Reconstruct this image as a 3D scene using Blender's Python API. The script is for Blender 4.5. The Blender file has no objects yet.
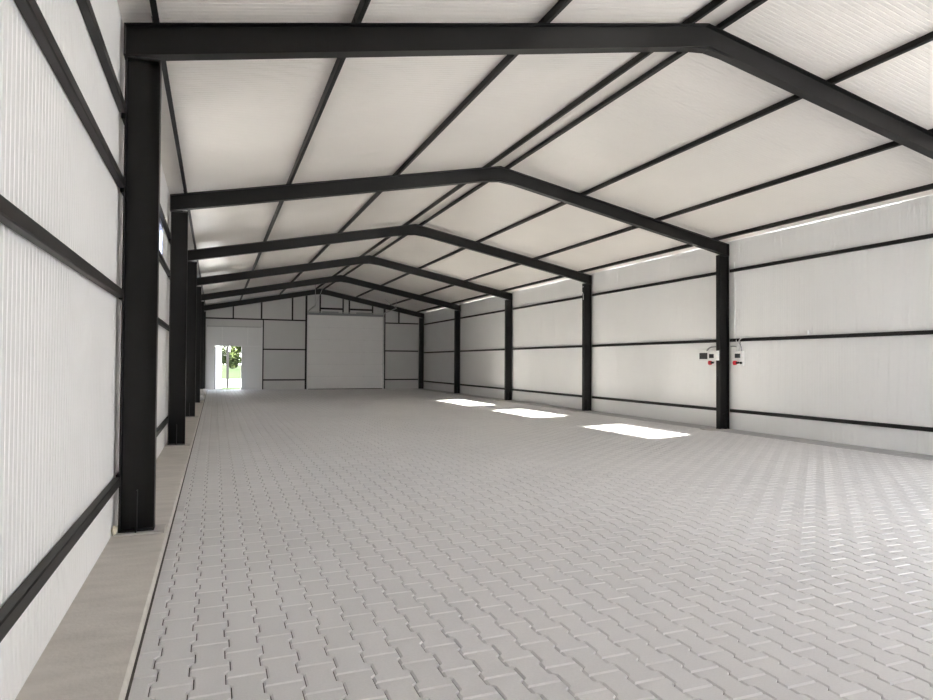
import bpy, math, random
import numpy as np
from mathutils import Vector, Matrix
random.seed(7)
S = bpy.context.scene
COL = S.collection

# ------------------------------------------------------------------ layout
Y1, BAY = 6.1085, 6.052
FR = [Y1 + BAY * i for i in range(6)]          # front face of the six portal frames
FW = 0.135                                      # flange width
CD = 0.27                                       # column depth
XL, XR = -0.733, 11.363                         # outer faces of the columns
WL, WR = -0.775, 11.425                         # inner faces of the wall cladding
RX, RZ = 5.42, 5.586                            # ridge, top of rafter
EZ = 4.396                                      # eaves, top of rafter
SL = (RZ - EZ) / (RX - XL)
SR = (RZ - EZ) / (XR - RX)
RD = 0.275                                      # rafter depth
PH = 0.085                                      # purlin height
YB = -1.0                                       # open front of the hall
YE = 36.62                                      # inner face of the end wall
KZ = 0.108                                      # top of the left kerb


def raft(x):
    return EZ + SL * (x - XL) if x < RX else RZ - SR * (x - RX)


def roof(x):
    return raft(x) + PH


# ------------------------------------------------------------------ materials
def mat(name, col, rough=0.5, spec=0.5, metal=0.0, var=0.0, vscale=3.0, bump=0.0, bscale=60.0, coat=0.0, trans=0.0, stretch=None):
    m = bpy.data.materials.new(name)
    m.use_nodes = True
    nt = m.node_tree
    b = nt.nodes['Principled BSDF']
    b.inputs['Base Color'].default_value = (*col, 1)
    b.inputs['Roughness'].default_value = rough
    b.inputs['Specular IOR Level'].default_value = spec
    b.inputs['Metallic'].default_value = metal
    b.inputs['Coat Weight'].default_value = coat
    b.inputs['Transmission Weight'].default_value = trans
    tc = nt.nodes.new('ShaderNodeTexCoord')
    src = tc.outputs['Object']
    if stretch:
        mp = nt.nodes.new('ShaderNodeMapping')
        mp.inputs['Scale'].default_value = stretch
        nt.links.new(src, mp.inputs['Vector'])
        src = mp.outputs['Vector']
    if var:
        n = nt.nodes.new('ShaderNodeTexNoise')
        n.inputs['Scale'].default_value = vscale
        n.inputs['Detail'].default_value = 5
        nt.links.new(src, n.inputs['Vector'])
        r = nt.nodes.new('ShaderNodeValToRGB')
        r.color_ramp.elements[0].position = 0.3
        r.color_ramp.elements[1].position = 0.7
        r.color_ramp.elements[0].color = (*[c * (1 - var) for c in col], 1)
        r.color_ramp.elements[1].color = (*[min(1, c * (1 + var)) for c in col], 1)
        nt.links.new(n.outputs['Fac'], r.inputs['Fac'])
        nt.links.new(r.outputs['Color'], b.inputs['Base Color'])
    if bump:
        n2 = nt.nodes.new('ShaderNodeTexNoise')
        n2.inputs['Scale'].default_value = bscale
        n2.inputs['Detail'].default_value = 3
        nt.links.new(tc.outputs['Object'], n2.inputs['Vector'])
        bp = nt.nodes.new('ShaderNodeBump')
        bp.inputs['Strength'].default_value = bump
        bp.inputs['Distance'].default_value = 0.01
        nt.links.new(n2.outputs['Fac'], bp.inputs['Height'])
        nt.links.new(bp.outputs['Normal'], b.inputs['Normal'])
    return m


M = {}
M['steel'] = mat('anthracite_paint', (0.0082, 0.0079, 0.0078), 0.42, 0.28, var=0.12, vscale=4, bump=0.03, bscale=25)
M['girt'] = mat('anthracite_rail_paint', (0.0125, 0.0120, 0.0115), 0.48, 0.28, var=0.1, vscale=4)
M['panel'] = mat('white_cladding', (0.87, 0.868, 0.862), 0.38, 0.5, var=0.012, vscale=1.2)
M['roofpanel'] = mat('white_roof_cladding', (0.85, 0.812, 0.76), 0.3, 0.5, var=0.015, vscale=1.2)
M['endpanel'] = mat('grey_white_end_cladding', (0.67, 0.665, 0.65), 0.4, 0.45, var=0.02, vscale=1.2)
M['outer'] = mat('grey_blocker_wall', (0.55, 0.56, 0.57), 0.5)
M['concrete'] = mat('kerb_concrete', (0.57, 0.54, 0.505), 0.85, 0.25, var=0.085, vscale=6, bump=0.25, bscale=45, stretch=(0.5, 1.6, 1))
M['kerbgrey'] = mat('grey_kerb_concrete', (0.43, 0.43, 0.43), 0.85, 0.25, var=0.12, vscale=7, bump=0.2, bscale=45)
M['grout'] = mat('grout', (0.50, 0.48, 0.455), 0.9, 0.2, var=0.1, vscale=14, bump=0.2, bscale=60)
M['joint'] = mat('joint_sand', (0.09, 0.082, 0.075), 0.95, 0.1, var=0.15, vscale=20)
M['gate'] = mat('gate_panel_white', (0.90, 0.895, 0.885), 0.42, 0.45, var=0.012, vscale=2)
M['white'] = mat('white_plastic', (0.82, 0.82, 0.81), 0.4, 0.5)
M['galv'] = mat('galvanised_steel', (0.50, 0.50, 0.49), 0.42, 0.5, 0.75, var=0.1, vscale=9)
M['rubber'] = mat('black_rubber', (0.02, 0.02, 0.02), 0.7, 0.3)
M['red'] = mat('red_plug', (0.62, 0.02, 0.035), 0.4, 0.5)
M['dark'] = mat('tinted_cover', (0.05, 0.055, 0.055), 0.2, 0.5)
M['greyplastic'] = mat('grey_plastic', (0.30, 0.31, 0.32), 0.5, 0.4)
M['winframe'] = mat('blue_grey_window_frame', (0.10, 0.115, 0.17), 0.4, 0.5)
M['foam'] = mat('foam', (0.72, 0.66, 0.52), 0.9, 0.1, var=0.1, vscale=20, bump=0.6, bscale=40)
M['doorwhite'] = mat('door_white', (0.80, 0.80, 0.79), 0.4, 0.5)
M['grass'] = mat('field_grass', (0.016, 0.030, 0.004), 0.9, 0.1, var=0.35, vscale=0.25)
M['gravel'] = mat('pale_gravel', (0.56, 0.54, 0.51), 0.95, 0.1, var=0.08, vscale=2)
M['leaf'] = mat('leaf_green', (0.024, 0.034, 0.010), 0.7, 0.1, var=0.35, vscale=1.2)
M['bark'] = mat('bark', (0.012, 0.010, 0.008), 0.9, 0.1, var=0.2, vscale=8)
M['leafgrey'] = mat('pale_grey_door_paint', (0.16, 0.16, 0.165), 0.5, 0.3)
M['postgrey'] = mat('grey_post', (0.012, 0.012, 0.012), 0.7, 0.1)
g = bpy.data.materials.new('window_glass')
g.use_nodes = True
nt = g.node_tree
nt.nodes.remove(nt.nodes['Principled BSDF'])
t1 = nt.nodes.new('ShaderNodeBsdfTransparent'); t1.inputs['Color'].default_value = (0.93, 0.95, 0.94, 1)
t2 = nt.nodes.new('ShaderNodeBsdfGlossy'); t2.inputs['Roughness'].default_value = 0.02
fr = nt.nodes.new('ShaderNodeFresnel'); fr.inputs['IOR'].default_value = 1.4
mxs = nt.nodes.new('ShaderNodeMixShader')
nt.links.new(fr.outputs[0], mxs.inputs[0]); nt.links.new(t1.outputs[0], mxs.inputs[1]); nt.links.new(t2.outputs[0], mxs.inputs[2])
nt.links.new(mxs.outputs[0], nt.nodes['Material Output'].inputs['Surface'])
M['glass'] = g

# pavers: concrete with a tone of its own for each stone
pm = bpy.data.materials.new('concrete_pavers')
pm.use_nodes = True
nt = pm.node_tree
b = nt.nodes['Principled BSDF']
b.inputs['Roughness'].default_value = 0.62
b.inputs['Specular IOR Level'].default_value = 0.3
at = nt.nodes.new('ShaderNodeAttribute')
at.attribute_name = 'tone'
tc = nt.nodes.new('ShaderNodeTexCoord')
n1 = nt.nodes.new('ShaderNodeTexNoise'); n1.inputs['Scale'].default_value = 0.35; n1.inputs['Detail'].default_value = 4
n2 = nt.nodes.new('ShaderNodeTexNoise'); n2.inputs['Scale'].default_value = 90; n2.inputs['Detail'].default_value = 4
nt.links.new(tc.outputs['Object'], n1.inputs['Vector'])
nt.links.new(tc.outputs['Object'], n2.inputs['Vector'])
def mth(op, a, bb):
    n = nt.nodes.new('ShaderNodeMath'); n.operation = op
    for i, v in enumerate((a, bb)):
        if isinstance(v, (int, float)): n.inputs[i].default_value = v
        else: nt.links.new(v, n.inputs[i])
    return n.outputs[0]
s = mth('ADD', mth('MULTIPLY', at.outputs['Fac'], 0.055), mth('ADD', mth('MULTIPLY', n1.outputs['Fac'], 0.22), mth('MULTIPLY', n2.outputs['Fac'], 0.16)))
fac = mth('ADD', s, 0.79)
mx = nt.nodes.new('ShaderNodeVectorMath'); mx.operation = 'SCALE'
mx.inputs[0].default_value = (0.625, 0.617, 0.617)
nt.links.new(fac, mx.inputs['Scale'])
nt.links.new(mx.outputs[0], b.inputs['Base Color'])
bp = nt.nodes.new('ShaderNodeBump'); bp.inputs['Strength'].default_value = 0.25; bp.inputs['Distance'].default_value = 0.004
nt.links.new(n2.outputs['Fac'], bp.inputs['Height'])
nt.links.new(bp.outputs['Normal'], b.inputs['Normal'])
M['paver'] = pm
M['paver_lit_edge'] = mat('paver_lit_chamfer', (0.80, 0.79, 0.785), 0.95, 0.05)  # paler copy of the stone colour, paints light onto the front chamfers


# ------------------------------------------------------------------ mesh helpers
class MB:
    def __init__(self):
        self.v = []; self.f = []
    def add(self, vs, fs):
        o = len(self.v)
        self.v += [tuple(p) for p in vs]
        self.f += [tuple(i + o for i in q) for q in fs]
        return self
    def box(self, x0, x1, y0, y1, z0, z1, bev=0.0):
        if bev:
            return self.prism([(x0 + bev, z0), (x1 - bev, z0), (x1, z0 + bev), (x1, z1 - bev), (x1 - bev, z1), (x0 + bev, z1), (x0, z1 - bev), (x0, z0 + bev)], 'y', y0, y1)
        vs = [(x, y, z) for z in (z0, z1) for y in (y0, y1) for x in (x0, x1)]
        return self.add(vs, [(0, 2, 3, 1), (4, 5, 7, 6), (0, 1, 5, 4), (2, 6, 7, 3), (0, 4, 6, 2), (1, 3, 7, 5)])
    def prism(self, poly, axis, a, bnd, shear=None):
        """poly of (p, q); axis 'y': (p, t, q); axis 'z': (p, q, t); axis 'x': (t, p, q + shear(t))"""
        n = len(poly)
        def P(p, q, t):
            if axis == 'y': return (p, t, q)
            if axis == 'z': return (p, q, t)
            return (t, p, q + (shear(t) if shear else 0))
        vs = [P(p, q, a) for p, q in poly] + [P(p, q, bnd) for p, q in poly]
        fs = [tuple(range(n))[::-1], tuple(range(n, 2 * n))]
        fs += [(i, (i + 1) % n, n + (i + 1) % n, n + i) for i in range(n)]
        return self.add(vs, fs)
    def tube(self, pts, r, n=8):
        pts = [Vector(p) for p in pts]
        rings = []
        for i, p in enumerate(pts):
            d = (pts[min(i + 1, len(pts) - 1)] - pts[max(i - 1, 0)]).normalized()
            up = Vector((0, 0, 1)) if abs(d.z) < 0.9 else Vector((1, 0, 0))
            u = d.cross(up).normalized(); w = d.cross(u)
            rr = r[i] if isinstance(r, (list, tuple)) else r
            rings.append([p + u * (rr * math.cos(2 * math.pi * k / n)) + w * (rr * math.sin(2 * math.pi * k / n)) for k in range(n)])
        vs = [q for rg in rings for q in rg]
        fs = [(i * n + k, i * n + (k + 1) % n, (i + 1) * n + (k + 1) % n, (i + 1) * n + k) for i in range(len(pts) - 1) for k in range(n)]
        fs += [tuple(range(n))[::-1], tuple((len(pts) - 1) * n + k for k in range(n))]
        return self.add(vs, fs)
    def build(self, name, material, parent=None, smooth=False):
        me = bpy.data.meshes.new(name)
        me.from_pydata(self.v, [], self.f)
        me.materials.append(material)
        o = bpy.data.objects.new(name, me)
        COL.objects.link(o)
        import bmesh
        bm = bmesh.new(); bm.from_mesh(me)
        bmesh.ops.recalc_face_normals(bm, faces=bm.faces)
        bm.to_mesh(me); bm.free()
        if smooth:
            for p in me.polygons: p.use_smooth = True
        if parent:
            o.parent = parent
            org = Vector(); p = parent
            while p:
                org += p.location; p = p.parent
            me.transform(Matrix.Translation(-org))
        return o


def empty(name, loc, label, cat, group=None, kind=None):
    o = bpy.data.objects.new(name, None)
    COL.objects.link(o)
    o.location = loc
    o['label'] = label
    if cat: o['category'] = cat
    if group: o['group'] = group
    if kind: o['kind'] = kind
    return o


def tag(o, label, cat=None, group=None, kind=None):
    o['label'] = label
    if cat: o['category'] = cat
    if group: o['group'] = group
    if kind: o['kind'] = kind
    return o


def ibeam(cx, cy, d, w, tf, tw, along='x'):
    """I outline, depth d along the first axis, flange width w along the second"""
    h, q, t = d / 2, w / 2, tw / 2
    p = [(-h, -q), (-h + tf, -q), (-h + tf, -t), (h - tf, -t), (h - tf, -q), (h, -q), (h, q), (h - tf, q), (h - tf, t), (-h + tf, t), (-h + tf, q), (-h, q)]
    if along == 'x': return [(cx + a, cy + c) for a, c in p]
    return [(cy + c, cx + a) for a, c in p]


def copy_tree(root, offset):
    r = root.copy(); COL.objects.link(r)
    r.location = root.location + Vector(offset)
    for ch in root.children:
        c = ch.copy(); COL.objects.link(c); c.parent = r
        for gch in ch.children:
            d = gch.copy(); COL.objects.link(d); d.parent = c
    return r


# ------------------------------------------------------------------ ribbed sheets
def rib_profile(a, bnd, pitch=0.062, depth=0.0042, joint=16):
    out = [(a, 0.0)]
    u = a; k = 0
    while u + pitch < bnd:
        d = depth * (1.35 if k % joint == joint - 1 else 1)
        e = u + pitch
        out += [(e - 0.018, 0.0), (e - 0.012, d), (e - 0.006, d), (e, 0.0)]
        u = e; k += 1
    out.append((bnd, 0.0))
    return out


def ribbed(name, a, bnd, v0, v1, P, material, holes=(), **kw):
    """P(u, off, v) -> point; holes: (u0, u1, w0, w1)"""
    prof = rib_profile(a, bnd, **kw)
    us = [u for u, _ in prof]; of = [o for _, o in prof]
    for h in holes:
        for e in h[:2]:
            k = int(np.argmin(np.abs(np.array(us) - e)))
            us[k] = e
    mb = MB()
    for i in range(len(us) - 1):
        m = (us[i] + us[i + 1]) / 2
        spans = [(v0(m) if callable(v0) else v0, None)]
        lo = [v0(us[i]), v0(us[i + 1])] if callable(v0) else [v0, v0]
        hi = [v1(us[i]), v1(us[i + 1])] if callable(v1) else [v1, v1]
        cuts = sorted((h[2], h[3]) for h in holes if h[0] <= m <= h[1])
        segs = []
        cur = lo
        for c0, c1 in cuts:
            if c0 > cur[0] + 1e-4: segs.append((cur, [c0, c0]))
            cur = [c1, c1]
        if hi[0] > cur[0] + 1e-4: segs.append((cur, hi))
        for s0, s1 in segs:
            mb.add([P(us[i], of[i], s0[0]), P(us[i + 1], of[i + 1], s0[1]), P(us[i + 1], of[i + 1], s1[1]), P(us[i], of[i], s1[0])], [(0, 1, 2, 3)])
    return mb, us


WIN = [(FR[0] + 2.0, FR[0] + 4.8), (FR[1] + 1.2, FR[1] + 4.4), (FR[2] + .3, FR[2] + 4.0)]       # y ranges of the three windows
WZ0, WZ1 = 3.07, 3.62
EAVE_L = roof(WL)
mb, _ = ribbed('wall_left', YB, YE, 0.03, EAVE_L, lambda u, o, v: (WL - o, u, v), M['panel'], [(a, c, WZ0, WZ1) for a, c in WIN])
# outer skin of the sandwich panel
ys = [YB] + [e for w in WIN for e in w] + [YE + 0.1]
for i in range(len(ys) - 1):
    if i % 2: 
        mb.add([(WL - .08, ys[i], 0), (WL - .08, ys[i + 1], 0), (WL - .08, ys[i + 1], WZ0), (WL - .08, ys[i], WZ0)], [(0, 1, 2, 3)])
        mb.add([(WL - .08, ys[i], WZ1), (WL - .08, ys[i + 1], WZ1), (WL - .08, ys[i + 1], 4.6), (WL - .08, ys[i], 4.6)], [(0, 1, 2, 3)])
    else:
        mb.add([(WL - .08, ys[i], 0), (WL - .08, ys[i + 1], 0), (WL - .08, ys[i + 1], 4.6), (WL - .08, ys[i], 4.6)], [(0, 1, 2, 3)])
mb.build('wall_left', M['panel'])['kind'] = 'structure'

# right wall: daylight shows between its top edge and the roof
GAPS = [(8.02, 11.02), (13.0, 13.9), (14.3, 15.6), (15.9, 17.4), (18.7, 23.7), (24.7, 29.8), (30.7, 35.9)]
EAVE_R = roof(WR)
def rtop(y):
    for a, c in GAPS:
        if a <= y <= c: return EAVE_R - 0.009
    return EAVE_R + 0.004 if y > FR[1] else EAVE_R - 0.002
prof = rib_profile(YB, YE)
us = sorted(set([round(u, 4) for u, _ in prof] + [round(e + d, 4) for gp in GAPS for e in gp for d in (-0.001, 0.001)]))
pu = [u for u, _ in prof]; po = [o for _, o in prof]
mb = MB()
for i in range(len(us) - 1):
    o0, o1 = np.interp(us[i], pu, po), np.interp(us[i + 1], pu, po)
    t = rtop((us[i] + us[i + 1]) / 2)
    mb.add([(WR + o0, us[i], 0.0), (WR + o1, us[i + 1], 0.0), (WR + o1, us[i + 1], t), (WR + o0, us[i], t)], [(0, 1, 2, 3)])
mb.build('wall_right', M['panel'])['kind'] = 'structure'

# end wall
DX0, DX1, DZ = -0.05, 1.34, 2.36
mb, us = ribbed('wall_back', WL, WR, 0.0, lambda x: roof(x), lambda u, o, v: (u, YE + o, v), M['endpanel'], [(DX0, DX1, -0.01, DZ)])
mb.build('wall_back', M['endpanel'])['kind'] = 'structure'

# unseen front wall added behind the camera to keep light off the left wall
GFX = 7.0
mb, us = ribbed('wall_front_blocker', WL, GFX, 0.0, lambda x: roof(x), lambda u, o, v: (u, YB - o, v), M['panel'])
mb.build('wall_front_blocker', M['panel'])['kind'] = 'structure'

# roof lining
pr = rib_profile(YB, YE + 0.05)
mb = MB()
for i in range(len(pr) - 1):
    (u0, o0), (u1, o1) = pr[i], pr[i + 1]
    for xa, xb in ((WL - 0.1, RX), (RX, WR + 0.03)):
        mb.add([(xa, u0, roof(xa) + o0), (xb, u0, roof(xb) + o0), (xb, u1, roof(xb) + o1), (xa, u1, roof(xa) + o1)], [(0, 1, 2, 3)])
mb.build('ceiling', M['roofpanel'])['kind'] = 'structure'
# white ridge flashing between the two ridge purlins
mb = MB()
mb.prism([(RX - 0.2, roof(RX - 0.2) - 0.004), (RX, roof(RX) - 0.022), (RX + 0.2, roof(RX + 0.2) - 0.004), (RX + 0.2, roof(RX + .2) - 0.002), (RX, roof(RX) - 0.016), (RX - 0.2, roof(RX - .2) - 0.002)], 'y', YB, YE)
mb.build('trim_1', M['roofpanel'])['kind'] = 'structure'

# ------------------------------------------------------------------ floor
PL, PP, PA, PG, PC, PR = 0.28, 0.163, 0.0115, 0.0027, 0.0076, 0.010
def paver_outline(i):
    w, n, e = PP / 2 + PA - PG - i, PP / 2 - PA - PG - i, PL / 2 - PG - i
    q = PL / 4
    k = i * 0.4
    rt = [(w, -e), (w, -q - PR + k * 0), (n, -q + PR), (n, q - PR), (w, q + PR), (w, e)]
    return rt + [(-x, y) for x, y in rt[::-1]]
base = np.array([(x, y, -0.009) for x, y in paver_outline(0.0)] + [(x, y, 0.0) for x, y in paver_outline(PC)])
low = base[:12].copy(); low[:, 2] = -0.02
stone = np.vstack([low, base])                          # 36 verts
fs1 = []
for k in range(2):
    fs1 += [(k * 12 + j, k * 12 + (j + 1) % 12, k * 12 + 12 + (j + 1) % 12, k * 12 + 12 + j) for j in range(12)]
fs1.append(tuple(range(24, 36)))
def FZ(x):
    """the floor falls a little towards the right wall"""
    return 0.058 * (1 - (x + 0.36) / 11.3)
verts = []; faces = []; tones = []; lit_edges = []
cnt = 0
for ci in range(int((10.93 + 0.42) / PP) + 1):
    x = -0.33 + ci * PP
    for ri in range(int((YE - 0.4) / PL) + 1):
        y = 0.5 + ri * PL + (PL / 2 if ci % 2 else 0)
        if y > YE - 0.1: continue
        st = stone.copy()
        st[24:, 2] += random.uniform(-0.0002, 0.0002)
        verts.append(st + np.array([x, y, FZ(x)]))
        faces += [tuple(q + cnt * 36 for q in f) for f in fs1]
        tones += [random.random()] * len(fs1)
        lit_edges += list([len(faces) - 2, len(faces) - 10, len(faces) - 6])  # only chamfers facing the front get the painted light
        cnt += 1
vv = np.vstack(verts).tolist()
nb = len(vv)
vv += [(x, y, FZ(x) - 0.014) for x, y in ((WL, YB), (WR, YB), (WR, YE + .3), (WL, YE + .3))]
faces.append((nb, nb + 1, nb + 2, nb + 3)); tones.append(0.0)
vv += [(x, y, FZ(x) - 0.001) for x, y in ((WL, YB), (WR, YB), (WR, 0.42), (WL, 0.42))]
faces.append((nb + 4, nb + 5, nb + 6, nb + 7)); tones.append(0.5)
me = bpy.data.meshes.new('floor')
me.from_pydata(vv, [], faces)
me.materials.append(M['paver']); me.materials.append(M['joint'])
a = me.attributes.new('tone', 'FLOAT', 'FACE')
a.data.foreach_set('value', tones)
me.materials.append(M['paver_lit_edge'])
mi = np.zeros(len(faces), dtype=np.int32); mi[lit_edges] = 2; mi[len(faces) - 2] = 1
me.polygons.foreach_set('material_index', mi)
fl = bpy.data.objects.new('floor', me); COL.objects.link(fl); fl['kind'] = 'structure'

# kerb strips along both walls
KX = -0.352
mb = MB()
mb.prism([(WL, -0.05), (KX, -0.05), (KX, KZ - 0.02), (KX - 0.004, KZ - 0.01), (KX - 0.014, KZ), (WL, KZ)], 'y', YB, YE)
tag(mb.build('baseboard_left', M['concrete']), 'grey concrete kerb strip along the foot of the left wall', kind='structure')
mb = MB()
mb.prism([(10.86, -0.05), (WR, -0.05), (WR, 0.01), (10.868, 0.01), (10.86, 0.004)], 'y', YB, YE)
tag(mb.build('baseboard_right', M['kerbgrey']), 'flat grey concrete strip along the foot of the right wall', kind='structure')

MB().prism([(KX - .002, -.02), (KX + .013, -.02), (KX + .013, FZ(KX) + .0015), (KX - .002, FZ(KX) + .0015)], 'y', YB, YE).build('trim_2', M['joint'])['kind'] = 'structure'

# ------------------------------------------------------------------ columns
ORD = ['nearest the camera', 'second from the camera', 'third from the camera', 'fourth from the camera', 'fifth from the camera', 'in the far corner at the end wall']
def column(side, base_z):
    x0 = XL if side == 'left' else XR - CD
    y = FR[0]; cx = x0 + CD / 2; cy = y + FW / 2
    top = min(raft(x0), raft(x0 + CD)) - RD
    t = empty('steel_column', (cx, cy, base_z), '', 'column', 'steel columns along the %s wall' % side)
    MB().prism(ibeam(cx, cy, CD, FW, 0.0105, 0.007), 'z', base_z + 0.012, top - 0.012).build('profile', M['steel'], t)
    MB().box(x0, x0 + CD, y - 0.004, y + FW + 0.01, base_z, base_z + 0.012).build('base_plate', M['steel'], t)
    MB().box(x0, x0 + CD, y, y + FW, top - 0.012, top + 0.004).build('cap_plate', M['steel'], t)
    sv = [(y + .0641, base_z + .012), (y - .06, base_z + .004), (y - .055, base_z + .05), (y - 0.012, base_z + .34), (y + .0641, base_z + .34)]
    MB().add([(cx - .005, p, q) for p, q in sv] + [(cx + .005, p, q) for p, q in sv], [(0, 1, 2, 3, 4), (9, 8, 7, 6, 5)] + [(i, (i + 1) % 5, 5 + (i + 1) % 5, 5 + i) for i in range(5)]).build('stiffener', M['girt'], t)
    return t
for side, bz in (('left', KZ + 0.012), ('right', 0.014)):
    t0 = column(side, bz)
    for i in range(6):
        t = t0 if i == 0 else copy_tree(t0, (0, BAY * i, 0))
        t['label'] = 'black steel column on the %s wall, %s' % (side, ORD[i])
# grout pads under the columns
for side in ('left', 'right'):
    for i in range(6):
        y = FR[i]
        if side == 'left':
            mb = MB().box(XL - 0.03, KX - 0.03, y - 0.075, y + FW + 0.06, KZ - 0.002, KZ + 0.012)
        else:
            mb = MB().box(10.72, XR + 0.02, y - 0.2, y + FW + 0.12, -0.02, 0.014)
        tag(mb.build('grout_pad', M['grout']), 'grey grout pad under the %s wall column %s' % (side, ORD[i]), 'pad', 'grout pads under the %s wall columns' % side)

# ------------------------------------------------------------------ rafters
RO = ['nearest the camera', 'second from the camera', 'third from the camera', 'fourth from the camera', 'fifth from the camera', 'against the end wall']
def rafter(side):
    y = FR[0] + FW / 2
    outl = ibeam(-RD / 2, y, RD, FW, 0.011, 0.007, 'y')
    xa, xb = (XL - 0.01, RX) if side == 'left' else (RX, XR + 0.005)
    t = empty('steel_rafter', (xa if side == 'left' else xb, y, EZ - RD), '', 'roof beam', 'steel rafters of the %s roof slope' % side)
    MB().prism(outl, 'x', xa, xb, raft).build('profile', M['steel'], t)
    # ridge end plate and a short haunch wedge below the beam
    s = -1 if side == 'left' else 1
    hx = RX + s * 0.42
    MB().add([(RX, y - .05, RZ - RD + .002), (RX, y - .05, RZ - RD - .035), (hx, y - .05, raft(hx) - RD + .002),
              (RX, y + .05, RZ - RD + .002), (RX, y + .05, RZ - RD - .035), (hx, y + .05, raft(hx) - RD + .002)],
             [(0, 1, 2), (5, 4, 3), (0, 3, 4, 1), (1, 4, 5, 2), (2, 5, 3, 0)]).build('haunch', M['steel'], t)
    xe = xa if side == 'left' else xb
    MB().box(xe - .005, xe + .005, y - FW / 2, y + FW / 2, raft(xe) - RD + .002, raft(xe) - .001).build('end_cap', M['steel'], t)
    return t
for side in ('left', 'right'):
    t0 = rafter(side)
    for i in range(6):
        t = t0 if i == 0 else copy_tree(t0, (0, BAY * i, 0))
        t['label'] = 'black steel roof beam on the %s slope, %s' % (side, RO[i])

# ------------------------------------------------------------------ purlins
PUR = [(-0.50, 'running along the left eaves'), (1.24, 'first up from the left eaves'), (3.27, 'halfway up the left slope, third from the left eaves'), (5.19, 'just left of the ridge'),
       (5.60, 'just right of the ridge'), (7.43, 'first below the ridge on the right slope'), (9.39, 'between the right eaves and mid-slope'), (11.03, 'running along the right eaves')]
for x, where in PUR:
    sl = SL if x < RX else -SR
    z0 = raft(x)
    t = empty('roof_purlin', (x, Y1, z0), 'thin black steel roof purlin ' + where, 'purlin', 'roof purlins')
    w, h, k = 0.025, PH - 0.004, 0.004
    prof = [(-w, 0), (w, 0), (w, 0.02), (w - k, 0.02), (w - k, k), (-w + k, k), (-w + k, h - k), (w - k, h - k), (w - k, h - 0.02), (w, h - 0.02), (w, h), (-w, h)]
    c = 1 / math.hypot(1, sl); sn = sl * c
    MB().prism([(x + p * c - q * sn, z0 + 0.003 + p * sn + q * c) for p, q in prof], 'y', YB + .02, YE - 0.02).build('profile', M['girt'], t)
    up = 1
    for fy in FR:
        MB().prism([(x + p * c - q * sn, z0 + p * sn + q * c) for p, q in ((-w - .07, 0), (-w - .001, 0), (-w - .001, .07), (-w - .006, .07), (-w - .006, .006), (-w - .07, .006))], 'y', fy + .035, fy + .105).build('cleat', M['steel'], t)

# ------------------------------------------------------------------ wall rails
GL = [(0.545, 'lowest'), (2.109, 'second from the floor'), (3.030, 'third from the floor'), (3.663, 'topmost')]
GR = [(0.449, 'lowest'), (2.109, 'middle'), (3.756, 'topmost')]
BAYN = ['bay nearest the camera', 'second bay from the camera', 'third bay from the camera', 'fourth bay from the camera', 'fifth bay from the camera', 'last bay before the end wall']
def rail_poly(xi, xo, z, hh=0.036, bv=0.006):
    a, c = min(xi, xo), max(xi, xo)
    return [(a + bv, z - hh), (c - bv, z - hh), (c, z - hh + bv), (c, z + hh - bv), (c - bv, z + hh), (a + bv, z + hh), (a, z + hh - bv), (a, z - hh + bv)]
for side, lv, xi, xo in (('left', GL, WL + 0.055, WL + 0.001), ('right', GR, WR - 0.055, WR - 0.001)):
    for z, nm in lv:
        for i in range(6):
            ya = YB + 0.05 if i == 0 else FR[i - 1] + FW + 0.004
            yb = FR[i] - 0.004
            o = MB().prism(rail_poly(xi, xo, z), 'y', ya, yb).build('wall_rail', M['girt'])
            tag(o, 'black rail, %s on %s wall, %s' % (nm, side, BAYN[i]), 'rail', 'horizontal rails on the %s wall' % side)
def hrail(x0, x1, z, label, y=YE, hh=0.036, name='wall_rail', dep=0.055):
    o = MB().prism([(yy, zz) for yy, zz in [(y - dep, z - hh), (y - .001, z - hh), (y - .001, z + hh), (y - dep, z + hh)]], 'x', x0, x1).build(name, M['girt'])
    return tag(o, label, 'rail', 'horizontal rails on the end wall')
GX0, GX1 = 4.71, 9.01
hrail(XL + CD, GX0 - .1, 3.80, 'long black rail high on the end wall left of the gate')
hrail(GX1 + .1, XR - CD, 3.79, 'black rail high on the end wall right of the gate')
hrail(2.42, GX0 - .1, 2.20, 'black rail at mid height between the white door and the gate')
hrail(GX1 + .1, XR - CD, 2.19, 'black rail at mid height right of the gate')
hrail(2.42, GX0 - .1, 0.55, 'low black rail between the white door and the gate')
hrail(GX1 + .1, XR - CD, 0.545, 'low black rail right of the gate')
hrail(5.45, 6.64, 4.50, 'short thick black bar above the left half of the gate', hh=0.05)
hrail(7.07, 8.32, 4.50, 'short thick black bar above the right half of the gate', hh=0.05)
def vpost(x, z0, w, label, dep=0.07):
    z1 = raft(x) - RD + 0.03 if z0 > 1 else raft(x) - RD + .03
    o = MB().box(x - w / 2, x + w / 2, YE - dep, YE - .001, z0, (raft(x) - 0.02) if x != 2.41 else 3.76).build('wall_post', M['girt'])
    return tag(o, label, 'post', 'upright posts on the end wall')
vpost(2.41, 0.0, .06, 'slim black upright along the right edge of the white door surround', .05)
vpost(0.88, 3.836, .07, 'short black upright under the roof above the white door')
vpost(2.31, 3.836, .08, 'short black upright above the top right corner of the white door')
vpost(3.92, 3.836, .08, 'short black upright between the white door and the gate post')
vpost(GX0 - .05, 0.0, .1, 'tall black post along the left edge of the gate', .09)
vpost(GX1 + .05, 0.0, .1, 'tall black post along the right edge of the gate', .09)
vpost(5.41, 4.27, .075, 'black upright over the gate near its left end')
vpost(6.68, 4.27, .075, 'black upright over the gate just left of its middle')
vpost(7.03, 4.27, .075, 'black upright over the gate just right of its middle')
vpost(8.36, 4.27, .075, 'black upright over the gate near its right end')
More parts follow.
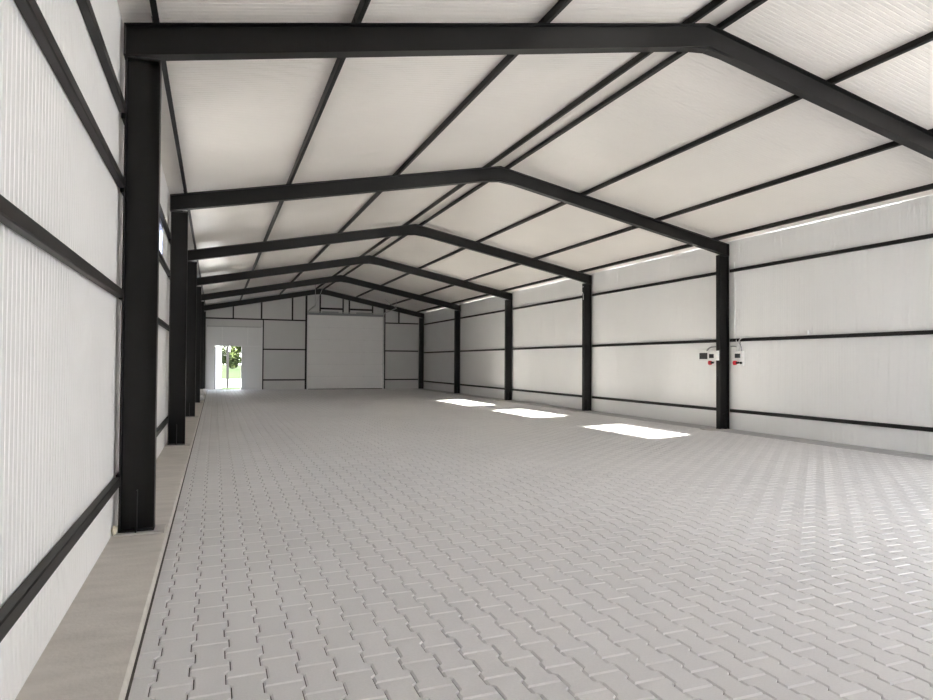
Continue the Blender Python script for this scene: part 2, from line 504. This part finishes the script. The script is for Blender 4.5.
vpost(9.91, 3.826, .08, 'short black upright under the roof right of the gate')

# ------------------------------------------------------------------ windows in the left wall
for k, (a, c) in enumerate(WIN):
    w = empty('window_%d' % (k + 1), (WL - .04, (a + c) / 2, WZ0), 'long low blue-grey framed window high in the left wall, %s' % BAYN[k + 1], None, None, 'structure')
    fw = 0.075
    x0, x1 = WL - 0.085, WL + 0.012
    mb = MB()
    yy = [(a, WZ0), (c, WZ0), (c, WZ1), (a, WZ1)]; ii = [(a + fw, WZ0 + fw), (c - fw, WZ0 + fw), (c - fw, WZ1 - fw), (a + fw, WZ1 - fw)]
    vs = [(x, *p) for x in (x0, x1) for p in yy + ii]
    fs = []
    for j in range(4):
        n = (j + 1) % 4
        fs += [(j, n, 4 + n, 4 + j), (8 + j, 12 + j, 12 + n, 8 + n), (j, 8 + j, 8 + n, n), (4 + j, 4 + n, 12 + n, 12 + j)]
    mb.add(vs, fs).build('window_frame', M['winframe'], w)
    m = (a + c) / 2
    MB().box(WL - .06, WL - .01, m - .045, m + .045, WZ0 + fw, WZ1 - fw).build('mullion', M['winframe'], w)
    for p, q in ((a + fw, m - .045), (m + .045, c - fw)):
        MB().add([(WL - .04, p, WZ0 + fw), (WL - .04, q, WZ0 + fw), (WL - .04, q, WZ1 - fw), (WL - .04, p, WZ1 - fw)], [(0, 1, 2, 3)]).build('pane', M['glass'], w)
    MB().box(WL + .012, WL + .03, m + .4, m + .52, WZ0 + .005, WZ0 + .03).build('handle', M['white'], w)

# ------------------------------------------------------------------ sectional gate in the end wall
gt = empty('door_2', ((GX0 + GX1) / 2, YE - .1, 0), 'large white sectional gate of six wide panels in the end wall', None, None, 'structure')
ns = 6; z0 = 0.05; GZ = 4.13
for k in range(ns):
    za = z0 + (GZ - z0) * k / ns; zb = z0 + (GZ - z0) * (k + 1) / ns
    MB().prism([(YE - .06, za + .004), (YE - .10, za + .004), (YE - .106, za + .012), (YE - .106, zb - .016), (YE - .10, zb - .004), (YE - .06, zb - .004)], 'x', GX0 + .02, GX1 - .02).build('panel', M['gate'], gt)
MB().box(GX0 + .02, GX1 - .02, YE - .1, YE - .05, 0.003, z0 + .004).build('bottom_seal', M['rubber'], gt)
for k in range(1, ns):
    z = z0 + (GZ - z0) * k / ns
    for x in (GX0 + .1, 5.9, 7.86, GX1 - .1):
        MB().box(x - .03, x + .03, YE - .118, YE - .1, z - .05, z + .05).build('hinge', M['white'], gt)
for x, sgn in ((GX0 + .03, -1), (GX1 - .03, 1)):
    MB().box(x - .035, x + .035, YE - .16, YE - .105, 0.0, GZ - .02).build('side_guide', M['white'] if sgn < 0 else M['galv'], gt)
    # high track running on under the roof
    MB().tube([(x, YE - .13, GZ - .03), (x, YE - .2, GZ + .12), (x, YE - .4, GZ + .2), (x, YE - 3.0, GZ + .28)], 0.028, 8).build('ceiling_track', M['galv'], gt)
    MB().tube([(x, YE - 2.9, GZ + .28), (x, YE - 2.9, raft(x) + .05)], 0.014, 6).build('track_hanger', M['galv'], gt)
    MB().tube([(x, YE - 2.9, GZ + .30), (x - sgn * .5, YE - 2.4, raft(x) + .05)], 0.012, 6).build('track_brace', M['galv'], gt)
MB().box(GX0 + .02, GX1 - .02, YE - .1, YE - .04, GZ, GZ + .13).build('lintel', M['greyplastic'], gt)
MB().tube([(GX0 + .1, YE - .17, GZ + .17), (GX1 - .1, YE - .17, GZ + .17)], 0.016, 8).build('spring_shaft', M['galv'], gt)
for xa in (5.5, 7.4):
    MB().tube([(xa, YE - .17, GZ + .17), (xa + .9, YE - .17, GZ + .17)], 0.036, 10).build('torsion_spring', M['greyplastic'], gt)

# ------------------------------------------------------------------ pedestrian door and its white surround
dr = empty('door_1', ((DX0 + DX1) / 2, YE, 0), 'open white door in a tall white surround at the left of the end wall', None, None, 'structure')
sx0, sx1, sz = -0.41, 2.34, 3.37
mb = MB()
y0, y1 = YE - .06, YE - .002
out = [(sx0, 0.0), (DX0, 0.0), (DX0, DZ), (DX1, DZ), (DX1, 0.0), (sx1, 0.0), (sx1, sz), (sx0, sz)]
n = len(out)
vs = [(p, y0, q) for p, q in out] + [(p, y1, q) for p, q in out]
quads = [(0, 1, 2, 7), (2, 3, 6, 7), (3, 4, 5, 6)]
fs = quads + [tuple(i + n for i in q[::-1]) for q in quads] + [(i, (i + 1) % n, n + (i + 1) % n, n + i) for i in range(n)]
mb.add(vs, fs).build('surround_panel', M['doorwhite'], dr)
MB().box(sx1 - .035, sx1 + .035, YE - .085, YE - .055, 0, sz + .02).build('edge_trim', M['white'], dr)
MB().box(sx0, sx1, YE - .075, YE - .058, sz - .02, sz + .03).build('top_trim', M['galv'], dr)
for x in (0.35, 1.62):
    MB().box(x - .012, x + .012, YE - .068, YE - .059, DZ + .05, sz - .03).build('seam_cover', M['gate'], dr)
MB().box(DX1 + .05, sx1 - .04, YE - .066, YE - .059, 2.34, 2.37).build('seam_cover', M['gate'], dr)
for x in (DX0, DX1):
    MB().box(x - .03, x + .03, YE - .075, YE + .09, 0, DZ + .03).build('jamb', M['white'], dr)
MB().box(DX0 + .03, DX1 - .03, YE - .075, YE + .09, DZ - .02, DZ + .03).build('head', M['white'], dr)
lx, ly = 0.33, 0.93
ln = math.hypot(lx, ly); nx, ny = ly / ln * .045, -lx / ln * .045
hx, hy = DX0 + .03, YE + .10
leaf = MB()
pl = [(hx, hy), (hx + lx, hy + ly), (hx + lx + nx, hy + ly + ny), (hx + nx, hy + ny)]
lf = leaf.prism(pl, 'z', 0.07, DZ - .03).build('door_leaf', M['leafgrey'], dr)
hp = (hx + lx * .93 + nx * 1.0, hy + ly * .93 + ny)
MB().tube([(hp[0], hp[1], 1.05), (hp[0] + nx, hp[1] + ny, 1.05), (hp[0] + nx - lx * .12, hp[1] + ny - ly * .12, 1.05)], .011, 6).build('handle', M['galv'], lf)

# ------------------------------------------------------------------ power boxes by the second right column
XW = WR
def power_box(ya, yb, za, zb, label, win):
    t = empty('power_box', (XW, (ya + yb) / 2, za), label, 'power box')
    xf = XW - .075
    MB().prism([(xf + .01, ya), (XW - .003, ya), (XW - .003, yb), (xf + .01, yb), (xf, yb - .015), (xf, ya + .015)], 'z', za, zb).build('case', M['white'], t)
    for (a, c, d, e) in win:
        wv = MB().box(xf - .012, xf + .004, a, c, d, e, .004).build('cover_window', M['dark'], t)
        MB().box(xf - .016, xf - .011, a + (c - a) * .25, a + (c - a) * .7, d + (e - d) * .35, d + (e - d) * .65).build('breaker_row', M['rubber'], wv)
    return t, xf
def plug(t, xf, y, z):
    p = MB().tube([(xf + .01, y, z), (xf - .05, y, z), (xf - .055, y, z)], [.052, .052, .04], 14).build('red_socket', M['red'], t)
    MB().tube([(xf - .03, y - .045, z), (xf - .03, y - .12, z + .005)], .024, 10).build('black_stub', M['rubber'], p)
t, xf = power_box(11.74, 12.06, 1.50, 1.85, 'white power box with a red socket, right of the second right column', [(11.80, 11.96, 1.69, 1.79)])
plug(t, xf, 11.94, 1.575)
MB().tube([(xf + .01, 11.77, 1.575), (xf - .03, 11.77, 1.575)], .028, 10).build('black_socket', M['rubber'], t)
t, xf = power_box(12.42, 12.84, 1.49, 1.86, 'white power box with a red socket, partly hidden behind the second right column', [(12.66, 12.81, 1.69, 1.79)])
plug(t, xf, 12.76, 1.575)
t, xf = power_box(12.85, 13.21, 1.62, 1.87, 'white box with a large dark cover window, furthest left of the power boxes', [(12.88, 13.15, 1.665, 1.82)])
t = empty('switch_box', (XR - CD, FR[1] + .07, 1.63), 'small white switch box on the face of the second right column', 'switch')
MB().box(XR - CD - .055, XR - CD - .001, FR[1] + .03, FR[1] + .115, 1.63, 1.86, .005).build('case', M['white'], t)
MB().box(XR - CD - .062, XR - CD - .054, FR[1] + .05, FR[1] + .095, 1.70, 1.79).build('rocker', M['gate'], t)

def cable(pts, r, m, label, name='cable', group=None):
    # smooth the polyline
    P = [Vector(p) for p in pts]
    if len(P) > 2:
        q = [P[0]]
        for i in range(1, len(P) - 1):
            q += [P[i].lerp(P[i - 1], .3), P[i].lerp(P[i + 1], .3)]
        P = q + [P[-1]]
    return tag(MB().tube(P, r, 8).build(name, m, None, True), label, name, group)
xc = XW - .05
cable([(xc, 11.93, 1.85), (xc, 11.93, 1.95), (xc, 11.95, 2.145), (XW - .02, 11.95, 2.19)], .011, M['white'], 'straight thin white cable rising from the right power box to the rail')
cable([(xc, 11.87, 1.85), (xc, 11.90, 2.0), (xc, 11.84, 2.12), (xc, 11.74, 2.165), (XW - .03, 11.62, 2.165)], .014, M['white'], 'thick white cable curving from the right power box onto the rail')
cable([(xc, 11.78, 1.85), (xc, 11.79, 1.93), (xc, 11.84, 2.02), (XW - .02, 11.86, 2.06)], .011, M['greyplastic'], 'short grey cable rising from the right edge of the right power box')
cable([(xc + .05, 12.56, 1.86), (xc + .05, 12.60, 1.95), (xc + .05, 12.86, 2.14), (XW - .03, 12.95, 2.17)], .012, M['white'], 'white cable slanting from the hidden power box up to the rail')
cable([(xc - .02, 12.9, 1.87), (xc - .02, 12.8, 1.96), (xc - .02, 12.6, 1.965), (xc - .02, 12.33, 1.965)], .018, M['greyplastic'], 'grey conduit bending from the left power boxes behind the column', 'conduit')
cable([(xc, 12.12, 1.965), (xc, 12.0, 1.965), (xc, 11.93, 1.95), ], .014, M['greyplastic'], 'grey conduit stub between the column and the right power box', 'conduit')
cable([(XW - .013, 12.04, 2.15), (XW - .013, 12.04, 3.0), (XW - .013, 12.04, 3.95)], .012, M['white'], 'white cable running up the wall beside the second right column')
t = empty('cable', (XW - .03, 8, 2.16), 'thin white cable clipped along the top of the middle rail, right wall', 'cable')
MB().tube([(XW - .03, 11.6, 2.162)] + [(XW - .03, 11.6 - .5 * k, 2.160 + .006 * (k % 2)) for k in range(1, 27)], .010, 6).build('sheath', M['white'], t)
for y in (10.0, 5.5):
    MB().box(XW - .05, XW - .001, y - .02, y + .02, 2.15, 2.24).build('clip', M['white'], t)
# wiring hanging on the third right column's head
cable([(XR - CD - .009, FR[2] + .03, 4.02), (XR - CD - .12, FR[2] + .03, 3.98), (XR - CD - .08, FR[2] + .04, 3.86), (XR - CD - .009, FR[2] + .05, 3.8), (XR - CD - .009, FR[2] + .05, 3.6)], .010, M['white'], 'loop of white cable at the head of the third right column')
# loose bits near the kerb
def lump(name, c, s, m, label, cat, seed):
    rnd = random.Random(seed)
    import bmesh
    bm = bmesh.new()
    bmesh.ops.create_icosphere(bm, subdivisions=2, radius=1)
    for v in bm.verts:
        k = 1 + rnd.uniform(-.16, .16)
        v.co = Vector((v.co.x * s[0] * k, v.co.y * s[1] * k, max(-.8, v.co.z) * s[2] * k))
    me = bpy.data.meshes.new(name); bm.to_mesh(me); bm.free()
    lo = min(v.co.z for v in me.vertices)
    me.transform(Matrix.Translation((0, 0, -lo)))
    me.materials.append(m)
    o = bpy.data.objects.new(name, me); COL.objects.link(o); o.location = c
    return tag(o, label, cat)
lump('foam_lump', (WL + .022, FR[0] - .055, KZ + .012), (.022, .04, .04), M['foam'], 'cream lump of foam on the kerb by the nearest left column', 'foam', 3)
lump('pale_lump', (-.50, 28.3, KZ), (.12, .2, .17), M['white'], 'small white lump on the left kerb near the far end', 'lump', 5)
lump('pale_lump', (-.45, 25.6, KZ), (.11, .2, .10), M['doorwhite'], 'low pale lump on the left kerb, nearer of the two', 'lump', 6)

# ------------------------------------------------------------------ outside
def ground(name, x0, x1, y0, y1, z, m):
    o = MB().add([(x0, y0, z), (x1, y0, z), (x1, y1, z), (x0, y1, z)], [(0, 1, 2, 3)]).build(name, m)
    o['kind'] = 'structure'
    return o
ground('exterior_ground', -150, 160, -150, 62, -0.06, M['gravel'])
ground('exterior_field', -150, 160, 62, 320, -0.05, M['grass'])
ground('exterior_verge', -20, 40, 39.3, 41.8, -0.03, M['grass'])
tag(MB().box(.64, .78, 41.0, 41.12, -.05, 4.2).build('post', M['postgrey']), 'slim grey post standing on the grass outside the open door', 'post')

def tree(x, y, h, r, trunk, n, label, seed, crown0=None, name='tree'):
    rnd = random.Random(seed)
    t = empty(name, (x, y, -.05), label, name, 'trees and bushes beyond the field')
    if trunk:
        MB().tube([(x, y, -.1), (x + .1, y, h * .3), (x, y + .1, h * .7)], [.18, .14, .05], 7).build('trunk', M['bark'], t)
    mb = MB()
    c0 = h * .22 if crown0 is None else crown0
    for _ in range(n):
        while True:
            p = Vector((rnd.uniform(-1, 1), rnd.uniform(-1, 1), rnd.uniform(-1, 1)))
            if .25 < p.length < 1: break
        w = .75 + .25 * math.sin(p.x * 5 + seed) * math.cos(p.z * 4)
        c = Vector((x + p.x * r * w, y + p.y * r * w, c0 + (h - c0) * (p.z * w + 1) / 2))
        u = Vector((rnd.gauss(0, 1), rnd.gauss(0, 1), rnd.gauss(0, 1))).normalized()
        v = u.orthogonal().normalized()
        s = rnd.uniform(.10, .2) * (1 + r * .12)
        mb.add([c - u * s, c + v * s * .5, c + u * s, c - v * s * .5], [(0, 1, 2, 3)])
    mb.build('foliage', M['leaf'], t)
tree(3.0, 72, 6.5, 2.4, True, 5000, 'airy green tree seen through the right of the doorway', 1, 1.7)
tree(.4, 120, 4.6, 2.6, True, 2500, 'round bush-like tree far off at the left of the doorway', 2, .6)
tree(2.9, 135, 3.6, 3.4, False, 3000, 'low wide bush on the skyline behind the airy tree', 4, 0, 'bush')
tree(7.6, 140, 4.2, 3.4, False, 2500, 'dark bush on the skyline right of the airy tree', 5, 0, 'bush')
tree(-5.5, 150, 5.0, 3.4, True, 900, 'broad tree on the skyline furthest left beyond the field', 6, .8)

# unseen wall added behind the camera to block sun at the open front
YW = -6.0
tag(MB().box(WL - .2, WL - .02, YW, YB - .01, -.06, 7.0).build('sun_blocker_wall', M['outer']), 'added grey wall in line with the left wall, blocking the sun', kind='structure')

# ------------------------------------------------------------------ light
sun = bpy.data.lights.new('sun', 'SUN')
sun.energy = 80.0
sun.angle = math.radians(0.8)
sun.color = (1.0, 0.94, 0.86)
so = bpy.data.objects.new('sun', sun); COL.objects.link(so)
d = Vector((9.2, 2.9, -3.13))
so.rotation_euler = d.to_track_quat('-Z', 'Y').to_euler()
w = bpy.data.worlds.new('sky'); S.world = w
w.use_nodes = True
nt = w.node_tree
bg = nt.nodes['Background']
tc = nt.nodes.new('ShaderNodeTexCoord')
sp = nt.nodes.new('ShaderNodeSeparateXYZ')
rp = nt.nodes.new('ShaderNodeValToRGB')
rp.color_ramp.elements[0].position = 0.0; rp.color_ramp.elements[0].color = (1.0, 0.985, 0.96, 1)
rp.color_ramp.elements[1].position = 0.7; rp.color_ramp.elements[1].color = (0.72, 0.82, 1.0, 1)
nt.links.new(tc.outputs['Generated'], sp.inputs[0])
nt.links.new(sp.outputs['Z'], rp.inputs['Fac'])
nt.links.new(rp.outputs['Color'], bg.inputs['Color'])
bg.inputs['Strength'].default_value = 6.0

# ------------------------------------------------------------------ camera
f, yaw, pit, rol = 651.83, 0.3683, 0.0191, 0.0055
cam = bpy.data.cameras.new('camera')
cam.sensor_width = 36; cam.sensor_fit = 'HORIZONTAL'
cam.lens = f / 933 * 36
cam.clip_start = 0.05; cam.clip_end = 600
co = bpy.data.objects.new('camera', cam); COL.objects.link(co)
fw_ = Vector((math.sin(yaw) * math.cos(pit), math.cos(yaw) * math.cos(pit), math.sin(pit)))
rt = Vector((math.cos(yaw), -math.sin(yaw), 0))
up = rt.cross(fw_)
# roll: the picture turns clockwise in image space by rol
r2 = rt * math.cos(rol) + up * math.sin(rol)
u2 = -rt * math.sin(rol) + up * math.cos(rol)
mtx = Matrix(((r2.x, u2.x, -fw_.x), (r2.y, u2.y, -fw_.y), (r2.z, u2.z, -fw_.z))).to_4x4()
mtx.translation = (0, 0, 1.55)
co.matrix_world = mtx
S.camera = co

S.view_settings.view_transform = 'Standard'
S.view_settings.look = 'None'
S.view_settings.gamma = 1.0
S.view_settings.use_curve_mapping = False
S.view_settings.exposure = 0.78
S.cycles.use_denoising = True
S.cycles.max_bounces = 12
S.cycles.diffuse_bounces = 8
S.cycles.transmission_bounces = 8
